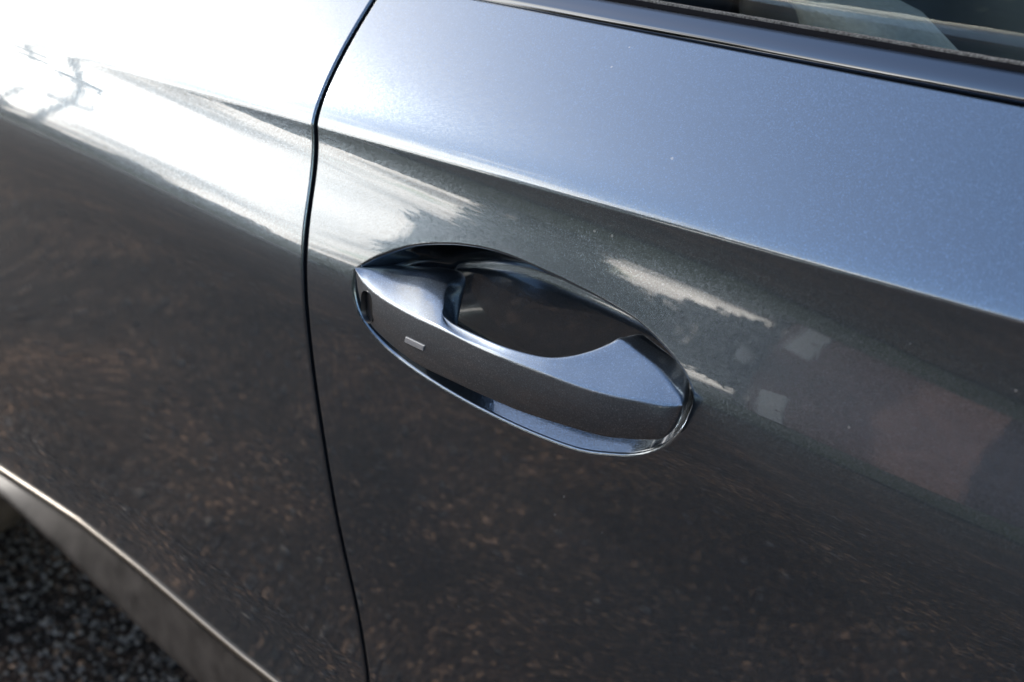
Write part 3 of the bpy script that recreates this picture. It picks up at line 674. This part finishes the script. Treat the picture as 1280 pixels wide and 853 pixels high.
TREES = [(-31, -20.6, 2.6, 'lone small tree beyond the hedge'), (-62, -30, 6.0, 'far low tree beside the utility pole'), (-19, 19, 8.0, 'far side tree behind the tail of the car'), (-6, 22, 9.0, 'far side tree behind the middle of the car'), (9, 20, 8.4, 'far side tree behind the nose of the car'),
         (-15.7, -21.0, 10.0, 'first tall tree at the hedge end of the row'),
         (-11.6, -24.2, 9.0, 'dark tree at the far gable of the brick house'), (-10.2, -26.5, 9.9, 'tree behind the far gable of the brick house'), (-7.4, -26.0, 9.4, 'tree behind the middle of the brick house'),
         (-4.8, -27.0, 10.4, 'big tree rising over the ridge of the brick house'), (-2.2, -26.6, 9.6, 'tree behind the near gable of the brick house'), (0.8, -26.0, 10.0, 'tree standing past the near gable'), (3.8, -26.0, 9.4, 'tree two along from the near gable'), (7.0, -25.0, 10.2, 'unseen broad tree added three along from the near gable'), (10.6, -25.0, 9.8, 'unseen tree added at the open end of the verge')]  # last two trees added to keep bright cloud out of the side window's reflection
for i, (x, y, h, lab) in enumerate(TREES): tree(x, y, h, lab, i)
def hedge_mesh(x0, x1, y, h, n, seed):
    r = random.Random(seed); V = []; F = []
    for _ in range(n):
        x = r.uniform(x0, x1); top = h*(0.85+0.25*mnoise.noise(Vector((x*0.35, seed, 0)))); c = Vector((x, y+r.gauss(0, 0.35), top*r.random()**0.7)); sz = r.uniform(.12, .24)
        u = Vector((r.gauss(0, 1), r.gauss(0, 1), r.gauss(0, 1))).normalized(); v = u.orthogonal().normalized(); o = len(V)
        V += [c+u*sz, c+v*sz*0.7, c-u*sz, c-v*sz*0.7]; F.append((o, o+1, o+2, o+3))
    return mesh('hedge', V, F)
tag(link('hedge', hedge_mesh(-75, -18, -15.0, 1.5, 9000, 3), LEAF2, smooth=False), 'long clipped hedge behind the kerb', 'hedge')

tag(link('hedge', hedge_mesh(-17.3, -13.9, -19.6, 4.6, 3000, 5), LEAF2, smooth=False), 'tall dense hedge at the foot of the first tall tree', 'hedge')
tag(link('hedge', hedge_mesh(2.5, 18.0, -24.5, 5.5, 7000, 6), LEAF2, smooth=False), 'unseen tall rough hedge added below the last trees of the row', 'hedge')  # added to give the side window something dark to reflect

tag(link('hedge', hedge_mesh(-45, 30, 14.0, 2.2, 9000, 8), LEAF2, smooth=False), 'long hedge on the far side of the car', 'hedge')

def house(x0, x1, y1, h, label):
    b = empty('brick_house', ((x0+x1)/2, y1-3, 0)); tag(b, label, 'house')
    def P(o): o.parent = b; o.matrix_parent_inverse = Matrix.Translation(b.location).inverted(); return o
    P(box('wall', (x0, y1-6, 0), (x1, y1, h), BRICK))
    prism = [(x0-0.3, y1+0.4, h), (x0-0.3, y1-6.4, h), (x0-0.3, y1-3, h+2.2), (x1+0.3, y1+0.4, h), (x1+0.3, y1-6.4, h), (x1+0.3, y1-3, h+2.2)]
    P(link('roof', mesh('roof', prism, [(0, 1, 2), (5, 4, 3), (0, 3, 4, 1), (1, 4, 5, 2), (2, 5, 3, 0)]), ROOFM, smooth=False))
    P(box('fascia', (x0-0.3, y1+0.41, h-0.22), (x1+0.3, y1+0.46, h+0.02), WHITEP))
    dr = P(box('door', (x0+0.5, y1+0.003, 0.1), (x0+1.4, y1+0.06, 2.1), WHITEP))
    kn = box('handle', (x0+1.24, y1+0.062, 1.0), (x0+1.30, y1+0.10, 1.14), BLACK); kn.parent = dr
    return b
hs = house(-7.6, -2.0, -16.5, 3.0, 'low brick house with a single white door across the road'); hs.rotation_euler.z = math.radians(36)

def pole(x, y, h, label):
    t = empty('utility_pole', (x, y, 0)); tag(t, label, 'pole', 'utility poles')
    def ring(z, r): return [(r*math.cos(a), r*math.sin(a), z) for a in np.linspace(0, 6.283, 12, endpoint=False)]
    loft('shaft', [ring(0, 0.17), ring(h, 0.11)], WOODP, t)
    for z in (h-0.4, h-1.3):
        box('cross_arm', (-1.2, -0.06, z), (1.2, 0.06, z+0.14), WOODP, t)
        for dx in (-1.05, -0.4, 0.4, 1.05): box('insulator', (dx-0.05, -0.05, z+0.14), (dx+0.05, 0.05, z+0.34), WHITEP, t, bevel=0.02)
pole(-27, -14.6, 7.2, 'wooden utility pole with two cross arms just beyond the hedge')
pole(-43, -21.5, 8.2, 'farther utility pole in line with the nearer one')
